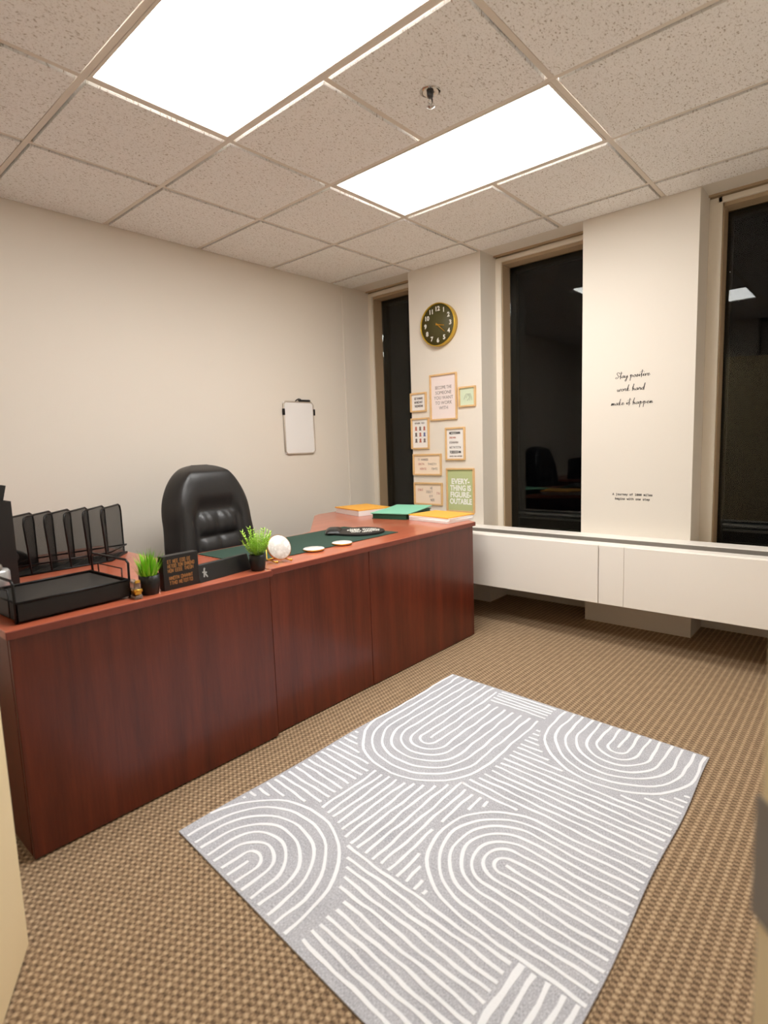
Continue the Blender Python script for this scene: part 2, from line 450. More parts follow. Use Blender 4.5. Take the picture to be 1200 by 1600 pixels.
# ---- window wall: pillars, sill wall, head, windows
wr = struct(B(GX + .01, GX + .12, FRONTY - .1, BACKY + .1, 0, .50).build('wall_right', M['wall']), 'window wall with beige pillars')
B(PX, GX + .12, FRONTY - .1, BACKY + .1, H, H + .12).build('soffit', M['wall'], wr)
PILLARS = [(.046, -.615), (-1.364, -2.022), (-2.77, FRONTY)]
for a, c in PILLARS:
    B(PX, GX + .12, c, a, .45, H).build('pillar', M['wall'], wr)
    B(.32, GX + .02, c, a, 0, .45).build('pillar_base', M['wall'], wr)
B(PX, GX + .01, FRONTY, BACKY, .44, .50).build('sill', M['trim'], wr)
WINS = [(.68, .046), (-.615, -1.364), (-2.022, -2.77)]
for i, (ya, yb) in enumerate(WINS):
    w = bpy.data.objects.new('window_%d' % (i + 1), None); COL.objects.link(w)
    struct(w, ['narrow dark window in the corner by the back wall', 'dark window between the two pillars', 'dark window at the right edge of the picture'][i])
    F = .045; x0 = .452; zt = 2.584
    f = MB()
    Fa = F + (.022 if i == 2 else 0)
    f.box(x0, x0 + .02, ya, ya - Fa, .5, zt); f.box(x0, x0 + .02, yb, yb + F, .5, zt)
    f.box(x0, x0 + .02, yb + F, ya - F, zt - .03, zt)
    f.build('frame', M['winframe'], w, .002)
    r = MB()
    r.box(x0 + .02, GX + .08, ya, ya - Fa - .006, .5, zt - .02); r.box(x0 + .02, GX + .08, yb, yb + F + .006, .5, zt - .02)
    r.box(x0 + .02, GX + .08, yb + F + .006, ya - F - .006, zt - .05, zt - .02)
    r.box(x0 + .02, GX + .08, yb + F, ya - F, .5, .53)
    rr = r.build('frame_return', M['winbrown'], w)
    tr = MB(); tr.box(.462, GX + .12, yb, ya, 2.584, 2.6); tr.box(.425, .433, yb, ya, 2.588, 2.6)
    tr.build('head_track', M['winbrown'], w)
    g = B(GX, GX + .006, yb + F + .008, ya - F - .008, .53, zt - .052).build('pane', M['glass'], w)
    s_ = MB()      # dark sash and double rail behind the glass
    a1, b1 = ya - F - .010, yb + F + .010
    s_.box(GX + .012, GX + .045, a1 - .045, a1, .532, zt - .055); s_.box(GX + .012, GX + .045, b1, b1 + .045, .532, zt - .055)
    s_.box(GX + .012, GX + .045, b1, a1, zt - .10, zt - .055); s_.box(GX + .012, GX + .045, b1, a1, .532, .57)
    s_.build('sash', M['dark'], w, .003)
    rl = MB(); rl.box(GX + .02, GX + .05, b1 + .045, a1 - .045, .635, .650); rl.box(GX + .02, GX + .05, b1 + .045, a1 - .045, .672, .687)
    rl.build('rail', M['alu'], w, .002)
struct(B(.118, .142, BACKY - .008, BACKY, .6, H).build('trim_2', M['wall'], None, .003), 'slim vertical corner batten left of the corner window')

# ---- baseboard heater cover below the windows
hc = thing('heater_cover', 'long white heater cover with a top grille under the windows', 'heater', (0, 0, 0))
CX = -.125; CZ = .62; CB = .262
y0, y1 = FRONTY + .01, BACKY - .01
B(CX, -.045, y0, y1, CZ - .022, CZ).build('top_strip', M['white'], hc, .004)
B(.105, PX + .0, y0, y1, CZ - .022, CZ).build('top_strip', M['white'], hc, .003)
for a, c in ((y1, -1.618), (-1.622, -1.7655), (-1.7665, y0)):
    B(CX - .006, CX + .012, c + .0002, a - .0002, CB, CZ - .006).build('front_panel', M['white'], hc, .002)
gb = MB()
for xk in [-.040 + .0175 * i for i in range(9)]:
    gb.box(xk, xk + .005, y0, y1, CZ - .016, CZ - .004)
n = int((y1 - y0) / .03)
for i in range(n): gb.box(-.045, .105, y0 + i * .03, y0 + i * .03 + .006, CZ - .02, CZ - .008)
stuff(gb.build('grille', M['grille'], hc))
B(-.045, .105, y0, y1, CZ - .12, CZ - .11).build('inner_tray', M['dark'], hc)
B(CX + .012, .20, y0, y1, CB, CB + .012).build('underside', M['white'], hc)
B(.20, PX - .001, y0, y1, CB, CZ - .022).build('back_panel', M['white'], hc)

# ---- ceiling: lay-in tiles and grid
G = .61
cg = struct(B(LEFTX - .1, .74, FRONTY - .1, BACKY + .1, H + .075, H + .12).build('ceiling', M['tile']), 'suspended ceiling of mineral tiles in a metal grid')
xl = [PX] + [-G * i for i in range(7)] + [LEFTX]           # right to left
LIGHTS = [(2, 'right'), (4, 'left')]
def cell_rows(c):
    if c in (0,): return [(0, BACKY), (-G, 0), (-2 * G, -G), (-3 * G, -2 * G), (-5 * G, -3 * G)]
    if c in (2, 4): return [(0, BACKY), (-G, 0), None, (-5 * G, -3 * G)]
    if c in (1, 3): return [(0, BACKY), (-G, 0), (-2 * G, -G), (-3 * G, -2 * G), (-5 * G, -3 * G)]
    return [(0, BACKY), (-G, 0), (-3 * G, -G), (-5 * G, -3 * G)]
tile_cache = {}
def panel_mesh(w, d):
    key = (round(w, 3), round(d, 3))
    if key not in tile_cache:
        o = B(-w / 2, w / 2, -d / 2, d / 2, -.007, .02).build('ceiling_tile', M['tile'], None, .0015, 1)
        tile_cache[key] = o.data; bpy.data.objects.remove(o)
    return tile_cache[key]
IN = .019
for c in range(len(xl) - 1):
    xa, xb = xl[c + 1], xl[c]
    for rw in cell_rows(c):
        if rw is None: continue
        ya, yb = rw
        x0 = xa + (IN if c < len(xl) - 2 else .004); x1 = xb - (IN if c > 0 else .004)
        y_0 = ya + (IN if ya > FRONTY + .02 else .01); y_1 = yb - (IN if yb < BACKY - .01 else .01)
        o = bpy.data.objects.new('ceiling_tile', panel_mesh(x1 - x0, y_1 - y_0)); COL.objects.link(o)
        o.parent = cg; o.location = ((x0 + x1) / 2, (y_0 + y_1) / 2, H)
for x in xl[1:-1]:
    B(x - .012, x + .012, FRONTY, BACKY, H - .001, H + .012).build('grid_bar', M['tbar'], cg, .001, 1)
for c in range(len(xl) - 1):
    for y in (0, -G, -2 * G, -3 * G):
        if y == -2 * G and c not in (0, 1, 3): continue
        B(xl[c + 1] + .012, xl[c] - (.012 if c else 0), y - .012, y + .012, H - .0005, H + .012).build('grid_bar', M['tbar'], cg, .001, 1)
B(LEFTX, PX, BACKY - .02, BACKY, H - .002, H + .012).build('wall_angle', M['tbar'], cg)
# ---- ceiling light panels
glow = emit_mat('lit_diffuser', PANEL_COLOR, PANEL_STRENGTH)
for c, side in LIGHTS:
    xa, xb = xl[c + 1], xl[c]; ya, yb = -3 * G, -G
    t = thing('ceiling_light', ['recessed rectangular light panel nearer the windows, right of the sprinkler', 'large recessed light panel at the top left, nearest the camera'][0 if side == 'right' else 1],
              'ceiling light', ((xa + xb) / 2, (ya + yb) / 2, H), (0, 0, 0), 'recessed ceiling light panels')
    hw, hd = (xb - xa) / 2 - .013, (yb - ya) / 2 - .013
    f = MB(); e = .012
    f.box(-hw, hw, -hd, -hd + e, -.002, .03); f.box(-hw, hw, hd - e, hd, -.002, .03)
    f.box(-hw, -hw + e, -hd + e, hd - e, -.002, .03); f.box(hw - e, hw, -hd + e, hd - e, -.002, .03)
    f.build('frame', M['tbar'], t)
    B(-hw + e, hw - e, -hd + e, hd - e, .004, .012).build('diffuser', glow, t)
# ---- sprinkler
t = thing('sprinkler', 'small chrome fire sprinkler hanging from a ceiling tile between the light panels', 'sprinkler', (-1.493, -1.46, H - .007))
MB().lathe([(0, -.001), (.014, -.001), (.028, -.004), (.038, -.002), (.041, 0), (.041, .001)], 28).build('escutcheon', M['chrome'], t)
MB().lathe([(0, -.022), (.010, -.022), (.013, -.014), (.013, 0)], 20).build('body', M['alu'], t)
a_ = MB()
for s_ in (-1, 1): a_.tube([(s_ * .010, 0, -.018), (s_ * .014, 0, -.034), (s_ * .004, 0, -.05)], .003)
a_.build('yoke_arms', M['chrome'], t)
MB().lathe([(0, -.060), (.006, -.060), (.016, -.056), (.016, -.054), (.005, -.050), (0, -.049)], 20).build('deflector', M['chrome'], t)

# ------------------------------------------------------------------ desks
DZ = .74
ld = thing('desk', 'left mahogany desk unit with the letter tray and file sorter on it', 'desk', (-2.47, -.6, 0))
def W(p): return None
ld.location = (0, 0, 0)
MB().prism([(-2.955, -.945), (-1.990, -.945), (-1.990, -.290), (-2.13, -.290), (-2.13, .42), (-2.955, .42)], DZ - .026, DZ).build('desktop', M['woodtop_sheen'], ld, .003)
B(-2.955, -1.990, -.951, -.945, DZ - .026, DZ - .001).build('edge_band', M['woodedge'], ld, .002)
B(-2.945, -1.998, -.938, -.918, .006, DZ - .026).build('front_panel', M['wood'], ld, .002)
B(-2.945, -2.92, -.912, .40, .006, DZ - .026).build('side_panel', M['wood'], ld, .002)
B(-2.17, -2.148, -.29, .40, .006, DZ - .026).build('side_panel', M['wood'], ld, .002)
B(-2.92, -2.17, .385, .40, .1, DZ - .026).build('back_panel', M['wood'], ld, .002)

rd = thing('desk', 'right mahogany desk unit with the green desk pad and folders on it', 'desk', (0, 0, 0))
RTOP = [(-1.984, -.925), (-.375, -.925), (-.175, -.64), (-.155, .34), (-.56, .34), (-.64, .30), (-1.19, -.275), (-1.27, -.30), (-1.984, -.30)]
MB().prism(RTOP, DZ - .026, DZ).build('desktop', M['woodtop_sheen'], rd, .003)
B(-1.984, -.375, -.931, -.925, DZ - .026, DZ - .001).build('edge_band', M['woodedge'], rd, .002)
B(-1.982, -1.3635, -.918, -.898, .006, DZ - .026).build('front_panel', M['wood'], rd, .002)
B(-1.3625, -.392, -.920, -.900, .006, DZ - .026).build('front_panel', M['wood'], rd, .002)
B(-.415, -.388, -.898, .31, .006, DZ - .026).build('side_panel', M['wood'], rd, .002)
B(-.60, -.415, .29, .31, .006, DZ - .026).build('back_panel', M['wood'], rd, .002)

# ------------------------------------------------------------------ rug
UU, VV = 1.6, 1.24
C00, C10, C01, C11 = (Vector(p) for p in ((-1.008, -1.173), (-2.594, -1.171), (-1.077, -2.410), (-2.680, -2.43)))
def RUG(u, v):
    a, b_ = u / UU, v / VV
    p = C00 * (1 - a) * (1 - b_) + C10 * a * (1 - b_) + C01 * (1 - a) * b_ + C11 * a * b_
    e = .004 * math.sin(u * 9 + 1) * (1 if v < .05 or v > VV - .05 else 0)
    return Vector((p.x, p.y + e, 0))
rug = thing('area_rug', 'pale grey rug with white arches and stripes on the brown carpet', 'rug', (0, 0, 0))
N1, N2 = 40, 32; v_ = []; f_ = []
for z in (.001, .007):
    for i in range(N1 + 1):
        for j in range(N2 + 1):
            p = RUG(UU * i / N1, VV * j / N2); v_.append((p.x, p.y, z))
idx = lambda k, i, j: k * (N1 + 1) * (N2 + 1) + i * (N2 + 1) + j
for i in range(N1):
    for j in range(N2):
        f_.append((idx(1, i, j), idx(1, i + 1, j), idx(1, i + 1, j + 1), idx(1, i, j + 1)))
        f_.append((idx(0, i, j), idx(0, i, j + 1), idx(0, i + 1, j + 1), idx(0, i + 1, j)))
for i in range(N1):
    for j in (0, N2): f_.append((idx(0, i, j), idx(0, i + 1, j), idx(1, i + 1, j), idx(1, i, j)))
for j in range(N2):
    for i in (0, N1): f_.append((idx(0, i, j), idx(0, i, j + 1), idx(1, i, j + 1), idx(1, i, j)))
MB().add(v_, f_).build('woven_base', M['rug'], rug)

stripes = MB()
def wob(u, v, k): return Vector((u + .0022 * math.sin(v * 23 + k * 1.7) + .0012 * math.sin(v * 61 + k), v + .0022 * math.sin(u * 25 + k * 2.3) + .0012 * math.sin(u * 57 + k)))
kk = [0]
def stripe(pts, w=.0106):
    kk[0] += 1
    q = [RUG(*wob(u, v, kk[0])) for u, v in pts]
    ribbon(stripes, q, w, .0082, lambda t, s: 1 + .14 * math.sin(s * 19 + kk[0]), .0068)
def line(p, q, w=.0106, n=None):
    L = math.hypot(q[0] - p[0], q[1] - p[1])
    if L < .012: return
    n = n or max(2, int(L / .03))
    stripe([(p[0] + (q[0] - p[0]) * i / n, p[1] + (q[1] - p[1]) * i / n) for i in range(n + 1)], w)
# arch A1 opens to u=0; A2 opens to u=0; A3 opens to u=UU; A4 opens to v=VV
A1 = (.600, .300, .0420, 7); A2 = (.160, .940, .0415, 7); A3 = (1.515, .290, .0408, 7); A4 = (1.005, .899, .0337, 7)
E0, U1, V1 = .008, UU - .010, VV - .008
def arcpts(cu, cv, r, a0, a1, n=26): return [(cu + r * math.cos(a0 + (a1 - a0) * i / n), cv + r * math.sin(a0 + (a1 - a0) * i / n)) for i in range(n + 1)]
def seg(p, q, n=10): return [(p[0] + (q[0] - p[0]) * i / n, p[1] + (q[1] - p[1]) * i / n) for i in range(n)]
def inside(p): return E0 - .001 <= p[0] <= U1 + .001 and E0 - .001 <= p[1] <= V1 + .001
def runs(pts):
    cur = []
    for p in pts:
        if inside(p): cur.append(p)
        else:
            if len(cur) > 2: stripe(cur)
            cur = []
    if len(cur) > 2: stripe(cur)
for k in range(1, 8):
    cu, cv, d, _ = A1; r = d * k - .002
    runs(seg((E0, cv - r), (cu, cv - r), 20) + arcpts(cu, cv, r, -PI / 2, PI / 2) + seg((cu, cv + r), (.172, cv + r), 16)[1:] + [(.172, cv + r)])
    cu, cv, d, _ = A2; r = d * k - .002
    runs(seg((E0, cv - r), (cu, cv - r), 6) + arcpts(cu, cv, r, -PI / 2, PI / 2) + seg((cu, cv + r), (E0, cv + r), 6)[1:] + [(E0, cv + r)])
    cu, cv, d, _ = A3; r = d * k - .002
    runs(seg((U1, cv + r), (cu, cv + r), 5) + arcpts(cu, cv, r, PI / 2, 3 * PI / 2) + seg((cu, cv - r), (U1, cv - r), 5)[1:] + [(U1, cv - r)])
    cu, cv, d, _ = A4; r = d * k - .001
    runs(seg((cu - r, V1), (cu - r, cv), 12) + arcpts(cu, cv, r, PI, 2 * PI) + seg((cu + r, cv), (cu + r, V1), 12)[1:] + [(cu + r, V1)])
line((.04, .300), (A1[0] - .005, .300)); line((E0, A2[1]), (A2[0], A2[1])); line((A3[0], A3[1]), (U1, A3[1])); line((A4[0], A4[1]), (A4[0], V1))
ARCH = [(A1[0], A1[1], A1[2] * 7), (A2[0], A2[1], A2[2] * 7), (A3[0], A3[1], A3[2] * 7), (A4[0], A4[1], A4[2] * 7)]
def blocked(u, v, m=.022):
    (a, c, r) = ARCH[0]
    if math.hypot(u - a, v - c) < r + m or (u < a and abs(v - c) < r + m): return True
    (a, c, r) = ARCH[1]
    if math.hypot(u - a, v - c) < r + m or (u < a and abs(v - c) < r + m): return True
    (a, c, r) = ARCH[2]
    if math.hypot(u - a, v - c) < r + m or (u > a and abs(v - c) < r + m): return True
    (a, c, r) = ARCH[3]
    if math.hypot(u - a, v - c) < r + m or (v > c and abs(u - a) < r + m): return True
    return False
def hatch(p, q, extra=None):
    n = int(math.hypot(q[0] - p[0], q[1] - p[1]) / .006); cur = []
    for i in range(n + 1):
        u = p[0] + (q[0] - p[0]) * i / n; v = p[1] + (q[1] - p[1]) * i / n
        ok = not blocked(u, v) and not (extra and extra(u, v))
        if ok: cur.append((u, v))
        if (not ok or i == n):
            if len(cur) >= 3: line(cur[0], cur[-1])
            cur = []
for u in (.022, .048, .074, .100, .128):                      # band beyond the right legs of A1
    line((u, .318), (u, .606), .010)
for i in range(16):                                           # B: between A1/A2 and A4
    u = .247 + i * .0345; hatch((u, .615 if u < .62 else .615 - (u - .62) * .28), (u, V1)) if u < .775 else None
for i in range(20):                                           # C: along the desk edge
    u = .700 + i * .0345; hatch((u, E0 + .004), (u, .255))
for i in range(17):                                           # D: middle field
    v = .279 + i * .0330
    hatch((.60 if v < .6 else .790, v), (1.252, v))
for i in range(11):                                           # E: lower field
    u = 1.268 + i * .0300; hatch((u, .47 if i < 5 else .622), (u, 1.058))
for v in (1.078, 1.114, 1.150, 1.186, 1.220):                 # F: lower right corner
    line((1.250, v), (U1, v), .0125 if v > 1.09 else .017)
stuff(stripes.build('white_stripes', M['white_pile'], rug))

# ------------------------------------------------------------------ office chair
ch = thing('office_chair', 'black leather executive chair behind the desk', 'chair', (-1.605, .12, 0), (0, 0, math.radians(3)))
def interp(x, tab):
    for (a, va), (c, vc) in zip(tab, tab[1:]):
        if x <= c: t = max(0, (x - a) / (c - a)); t = t * t * (3 - 2 * t); return va + (vc - va) * t
    return tab[-1][1]
def sm(a, c, x):
    t = min(1, max(0, (x - a) / (c - a))); return t * t * (3 - 2 * t)
def back_pt(s, t, side):
    """s -1..1 across, t 0..1 up; side -1 is the front face"""
    t = 1 - (1 - t) ** 1.5 if t > 0 else 0
    z = .46 + .705 * t
    hw = interp(t, [(0, .285), (.25, .308), (.55, .290), (1.0, .250)])
    if t > .62: hw *= max(0.02, 1 - ((t - .62) / .38) ** 2.5) ** (1 / 2.5)
    x = s * hw
    ztop = z
    lean = .20 * (t - .2) ** 1.0 * .55
    edge = max(abs(s) ** 5, ((t - .5) * 2) ** 9 if t > .5 else ((.5 - t) * 2) ** 8)
    thick = .085 * (1 - .92 * edge ** 1.6)
    if side < 0:
        rec = (1 - sm(.36, .58, abs(s))) * (1 - sm(.62, .78, t)) * sm(.0, .06, t)
        bol = .026 * (1 - rec) * (1 - sm(.80, 1, abs(s))) * (1 - sm(.94, 1, t)) * sm(.0, .1, t)
        bol += .010 * math.exp(-((abs(s) - .70) / .15) ** 2) * (1 - sm(.66, .85, t))
        head = .008 * math.exp(-((t - .80) / .13) ** 2) * (1 - sm(.4, .9, abs(s)))
        roll = .030 * abs(math.sin(PI * (t - .04) / .19)) ** .55 * (1 - sm(.34, .50, abs(s))) * sm(.04, .09, t) * (1 - sm(.60, .63, t))
        roll *= 1 - .35 * math.exp(-(s / .06) ** 2)
        dip = -.010 * sm(.40, .52, abs(s)) * (1 - sm(.52, .62, abs(s))) * (1 - sm(.56, .66, t))
        tuck = .0015 * math.sin(s * 40 + t * 20) * math.exp(-((t - .55) / .06) ** 2) * (1 - sm(.5, .8, abs(s)))
        y = lean - thick - bol - head - roll - dip + tuck
    else:
        y = lean + thick * .75
    return (x, y, ztop)
def shell(side_fn, n, m):
    vv = []; ff = []
    for side in (-1, 1):
        for j in range(m + 1):
            for i in range(n + 1): vv.append(side_fn(-1 + 2 * i / n, j / m, side))
    o = (n + 1) * (m + 1)
    for j in range(m):
        for i in range(n):
            a = j * (n + 1) + i; ff.append((a, a + 1, a + n + 2, a + n + 1)); ff.append((o + a, o + a + n + 1, o + a + n + 2, o + a + 1))
    for i in range(n):
        for j in (0, m): a = j * (n + 1) + i; ff.append((a, a + 1, o + a + 1, o + a))
    for j in range(m):
        for i in (0, n): a = j * (n + 1) + i; ff.append((a, a + n + 1, o + a + n + 1, o + a))
    return MB().add(vv, ff, True)
bk = shell(back_pt, 56, 72).build('backrest', M['leather'], ch)
def seat_pt(s, t, side):
    x = s * (.262 - .02 * (1 - t)); y = -.47 + .49 * t
    edge = max(abs(s) ** 6, abs(2 * t - 1) ** 6)
    if side < 0: z = .445 + .055 * (1 - edge) + .012 * math.exp(-((abs(s) - .75) / .15) ** 2) * (1 - edge)
    else: z = .44 - .055 * (1 - edge ** 2)
    return (x, y, z)
shell(seat_pt, 24, 24).build('seat', M['leather'], ch)
for s_ in (-1, 1):
    ar = MB().tube([(s_ * .27, -.02, .42), (s_ * .315, -.03, .50), (s_ * .325, -.06, .60), (s_ * .325, -.12, .648), (s_ * .325, -.34, .645), (s_ * .318, -.40, .60), (s_ * .30, -.38, .50), (s_ * .262, -.33, .42)], .020, 10)
    arm = ar.build('armrest', M['plastic'], ch)
    B(s_ * .325 - .032, s_ * .325 + .032, -.36, -.09, .655, .685).build('arm_pad', M['leather'], arm, .012, 3)
MB().lathe([(0, .10), (.028, .10), (.028, .26), (.020, .26), (.020, .40), (0, .40)], 20, c=(0, -.22, 0)).build('gas_column', M['metalblack'], ch)
B(-.11, .11, -.34, -.10, .37, .40).build('tilt_plate', M['metalblack'], ch, .006)
for k in range(5):
    a = 2 * PI * k / 5 + .3; d = Vector((math.cos(a), math.sin(a), 0))
    lg = MB().tube([Vector((0, -.22, .125)) + d * .02, Vector((0, -.22, .115)) + d * .15, Vector((0, -.22, .085)) + d * .31], [.030, .024, .016], 10).build('leg', M['plastic'], ch)
    p = Vector((0, -.22, 0)) + d * .30
    t2 = Vector((-d.y, d.x, 0)); w_ = MB()
    for sd in (-1, 1):
        q = p + t2 * .016 * sd
        w_.tube([q - t2 * .010 + Vector((0, 0, .028)), q + t2 * .010 + Vector((0, 0, .028))], .028, 16)
    w_.tube([p + Vector((0, 0, .03)), p + Vector((0, 0, .085))], .008, 8)
    w_.build('caster', M['plastic'], lg)

# ------------------------------------------------------------------ things on the back wall
wb = thing('whiteboard', 'small white dry-erase board hanging on the back wall', 'whiteboard', (-.424, BACKY, 1.403), BR)
w2, h2 = .152, .204
B(-w2, w2, -h2, h2, 0, .012).build('board', M['board'], wb, .006)
f = MB().tube([(-w2, -h2 + .02, .01), (-w2 + .02, -h2, .01), (w2 - .02, -h2, .01), (w2, -h2 + .02, .01), (w2, h2 - .02, .01), (w2 - .02, h2, .01), (-w2 + .02, h2, .01), (-w2, h2 - .02, .01)], .007, 8, True)
f.build('frame', M['greyframe'], wb)
hk = MB().tube([(-.035, h2 + .002, .012), (-.02, h2 + .016, .014), (0, h2 + .024, .014), (.02, h2 + .022, .014), (.03, h2 + .008, .014)], .004)
hk.tube([(.0, h2 + .010, .016), (.115, h2 + .012, .016)], .008, 10)
o = hk.build('hook_and_marker', M['metalblack'], wb); o['label'] = 'dark hook with a marker along the top edge'
for s_ in (-1, 1): B(s_ * (w2 + .004) - .007, s_ * (w2 + .004) + .007, h2 - .105, h2 - .055, .004, .024).build('clip', M['metalblack'], wb, .003)

# ------------------------------------------------------------------ clock
ck = thing('wall_clock', 'round olive green clock with a gold rim and white numerals on the left pillar', 'clock', (PX, -.256, 2.138), WR)
R_ = .160
MB().lathe([(R_ - .008, .030), (R_ - .007, .044), (R_ - .004, .047), (R_, .044), (R_, 0), (0, 0)], 56).build('rim', M['brass'], ck)
MB().lathe([(0, .034), (R_ - .006, .034), (R_ - .006, .030), (0, .030)], 56).build('face', M['olive'], ck)
for k in range(1, 13):
    a = PI / 2 - 2 * PI * k / 12
    text_obj('numeral', str(k), .046, M['numeral'], ck, (.116 * math.cos(a), .116 * math.sin(a), .0350), bold=.0016)
def hand(L, w, deg, z):
    a = PI / 2 - math.radians(deg); d = Vector((math.cos(a), math.sin(a), 0)); mb_ = MB()
    ribbon(mb_, [-d * .018, d * L * .6, d * L], w, z + .0012, lambda t, s: 1.1 - .5 * s, z); return mb_
o = hand(.060, .009, 101, .036).build('hour_hand', M['gold'], ck); o = hand(.090, .007, 132, .039).build('minute_hand', M['gold'], ck)
MB().lathe([(0, .043), (.006, .043), (.006, .034)], 16).build('hub', M['gold'], ck)

# ------------------------------------------------------------------ framed prints on the left pillar
def picture(label, ya, yb, z0, z1, paper, group='framed prints on the pillar', mount=None):
    t = thing('framed_print', label, 'picture', (PX, (ya + yb) / 2, (z0 + z1) / 2), WR, group)
    w, h = (ya - yb) / 2, (z1 - z0) / 2; e = .012
    f = MB(); f.box(-w, w, h - e, h, 0, .016); f.box(-w, w, -h, -h + e, 0, .016); f.box(-w, -w + e, -h + e, h - e, 0, .016); f.box(w - e, w, -h + e, h - e, 0, .016)
    f.build('frame', M['oak'], t, .0015)
    B(-w + e, w - e, -h + e, h - e, .001, .005).build('print', paper, t)
    return t, w - e, h - e
ZP = .0055
t, w, h = picture('tiny square print with three rows of small grey writing, at the pillar edge', .050, -.110, 1.497, 1.650, M['paper'])
mb = MB()
for r_, y in enumerate((.030, 0, -.030)): scribble(mb, -w * .62, w * .62, y, .017, [8 if r_ != 1 else 7], .0035)
mb.build('lettering', M['greyink'], t, loc=(0, 0, ZP))
t, w, h = picture('tall pale pink print with five lines of hand lettering, the largest at the top', -.148, -.400, 1.420, 1.774, M['pink'])
for k, s_ in enumerate(('BECOME THE', 'SOMEONE', 'YOU WANT', 'TO WORK', 'WITH')):
    text_obj('lettering', s_, .036, M['greyink'], t, (0, .072 - .039 * k, ZP), sx=.9 if k else .72)
t, w, h = picture('small square mint green print right of the tall pink print', -.416, -.566, 1.507, 1.658, M['mintpaper'])
mb = MB()
for k in range(3):
    ribbon(mb, catmull([(-.03 + .02 * k, -.02 + .01 * k), (-.005 + .015 * k, .02), (.02 + .008 * k, -.005), (.0 + .02 * k, -.03)]), .004, .0008)
mb.build('doodle', mat('pale_green_ink', srgb(176, 186, 160), .8), t, loc=(0, 0, ZP))
t, w, h = picture('white print with a grid of nine small coloured drawings at the pillar edge', .050, -.129, 1.200, 1.449, M['paper'])
mb = MB(); scribble(mb, -.055, .045, .083, .013, [6, 4], .0018); mb.build('lettering', M['greyink'], t, loc=(0, 0, ZP))
for r_ in range(3):
    for c_ in range(3):
        m_ = [['redink', 'greyink', 'redink'], ['greyink', 'redink', 'blueink'], ['greyink', 'redink', 'greyink']][r_][c_]
        mb = MB(); x, y = -.042 + .042 * c_, .040 - .048 * r_
        mb.lathe([(0, .0009), (.010, .0009), (.010, 0)], 10, c=(x, y + .007, 0))
        mb.prism([(x - .012, y - .016), (x + .012, y - .016), (x + .007, y + .002), (x - .007, y + .002)], 0, .0008)
        mb.build('drawing', M[m_], t, loc=(0, 0, ZP))
t, w, h = picture('white print with six left-aligned lines of black and grey writing', -.287, -.466, 1.108, 1.360, M['paper'])
for mm, y, hh, n_, x1 in (('ink', .082, .017, [8], .045), ('redink', .047, .013, [6], .005), ('greyink', .010, .016, [7], .028), ('greyink', -.028, .016, [8], .05), ('ink', -.064, .018, [8], .05), ('greyink', -.096, .008, [5, 3, 6], .06)):
    mb = MB(); scribble(mb, -.055, x1, y, hh, n_, .0036 if mm == 'ink' else .002); mb.build('lettering', M[mm], t, loc=(0, 0, ZP))
t, w, h = picture('upper of the two wide peach prints at the pillar edge', .040, -.242, .988, 1.161, M['peach'])
for mm, x0, x1, y, n_ in (('greyink', -.095, .01, .040, [2, 6]), ('redink', -.09, -.03, .004, [4]), ('greyink', .005, .09, .004, [6]), ('redink', -.075, -.01, -.034, [5]), ('greyink', .04, .10, -.034, [5])):
    mb = MB(); scribble(mb, x0, x1, y, .016, n_, .0018); mb.build('lettering', M[mm], t, loc=(0, 0, ZP))
t, w, h = picture('lower of the two wide peach prints, behind the folders on the desk', .037, -.247, .748, .930, M['peach'])
for mm, x0, x1, y, n_ in (('redink', -.105, -.05, .030, [4]), ('greyink', .02, .045, .046, [2]), ('greyink', -.02, .045, .015, [4]), ('redink', .08, .115, .005, [3]), ('greyink', .01, .045, -.02, [3]), ('greyink', .02, .065, -.050, [3])):
    mb = MB(); scribble(mb, x0, x1, y, .018, n_, .002); mb.build('lettering', M[mm], t, loc=(0, 0, ZP))
t, w, h = picture('sage green print with four lines of bold white lettering at the bottom right', -.288, -.543, .705, 1.047, M['sage'])
for k, s_ in enumerate(('EVERY-', 'THING IS', 'FIGURE-', 'OUTABLE')):
    text_obj('lettering', s_, .058, M['whiteink'], t, (0, .066 - .052 * k, ZP), sx=.92 if k not in (1, 3) else .80, bold=.0022)

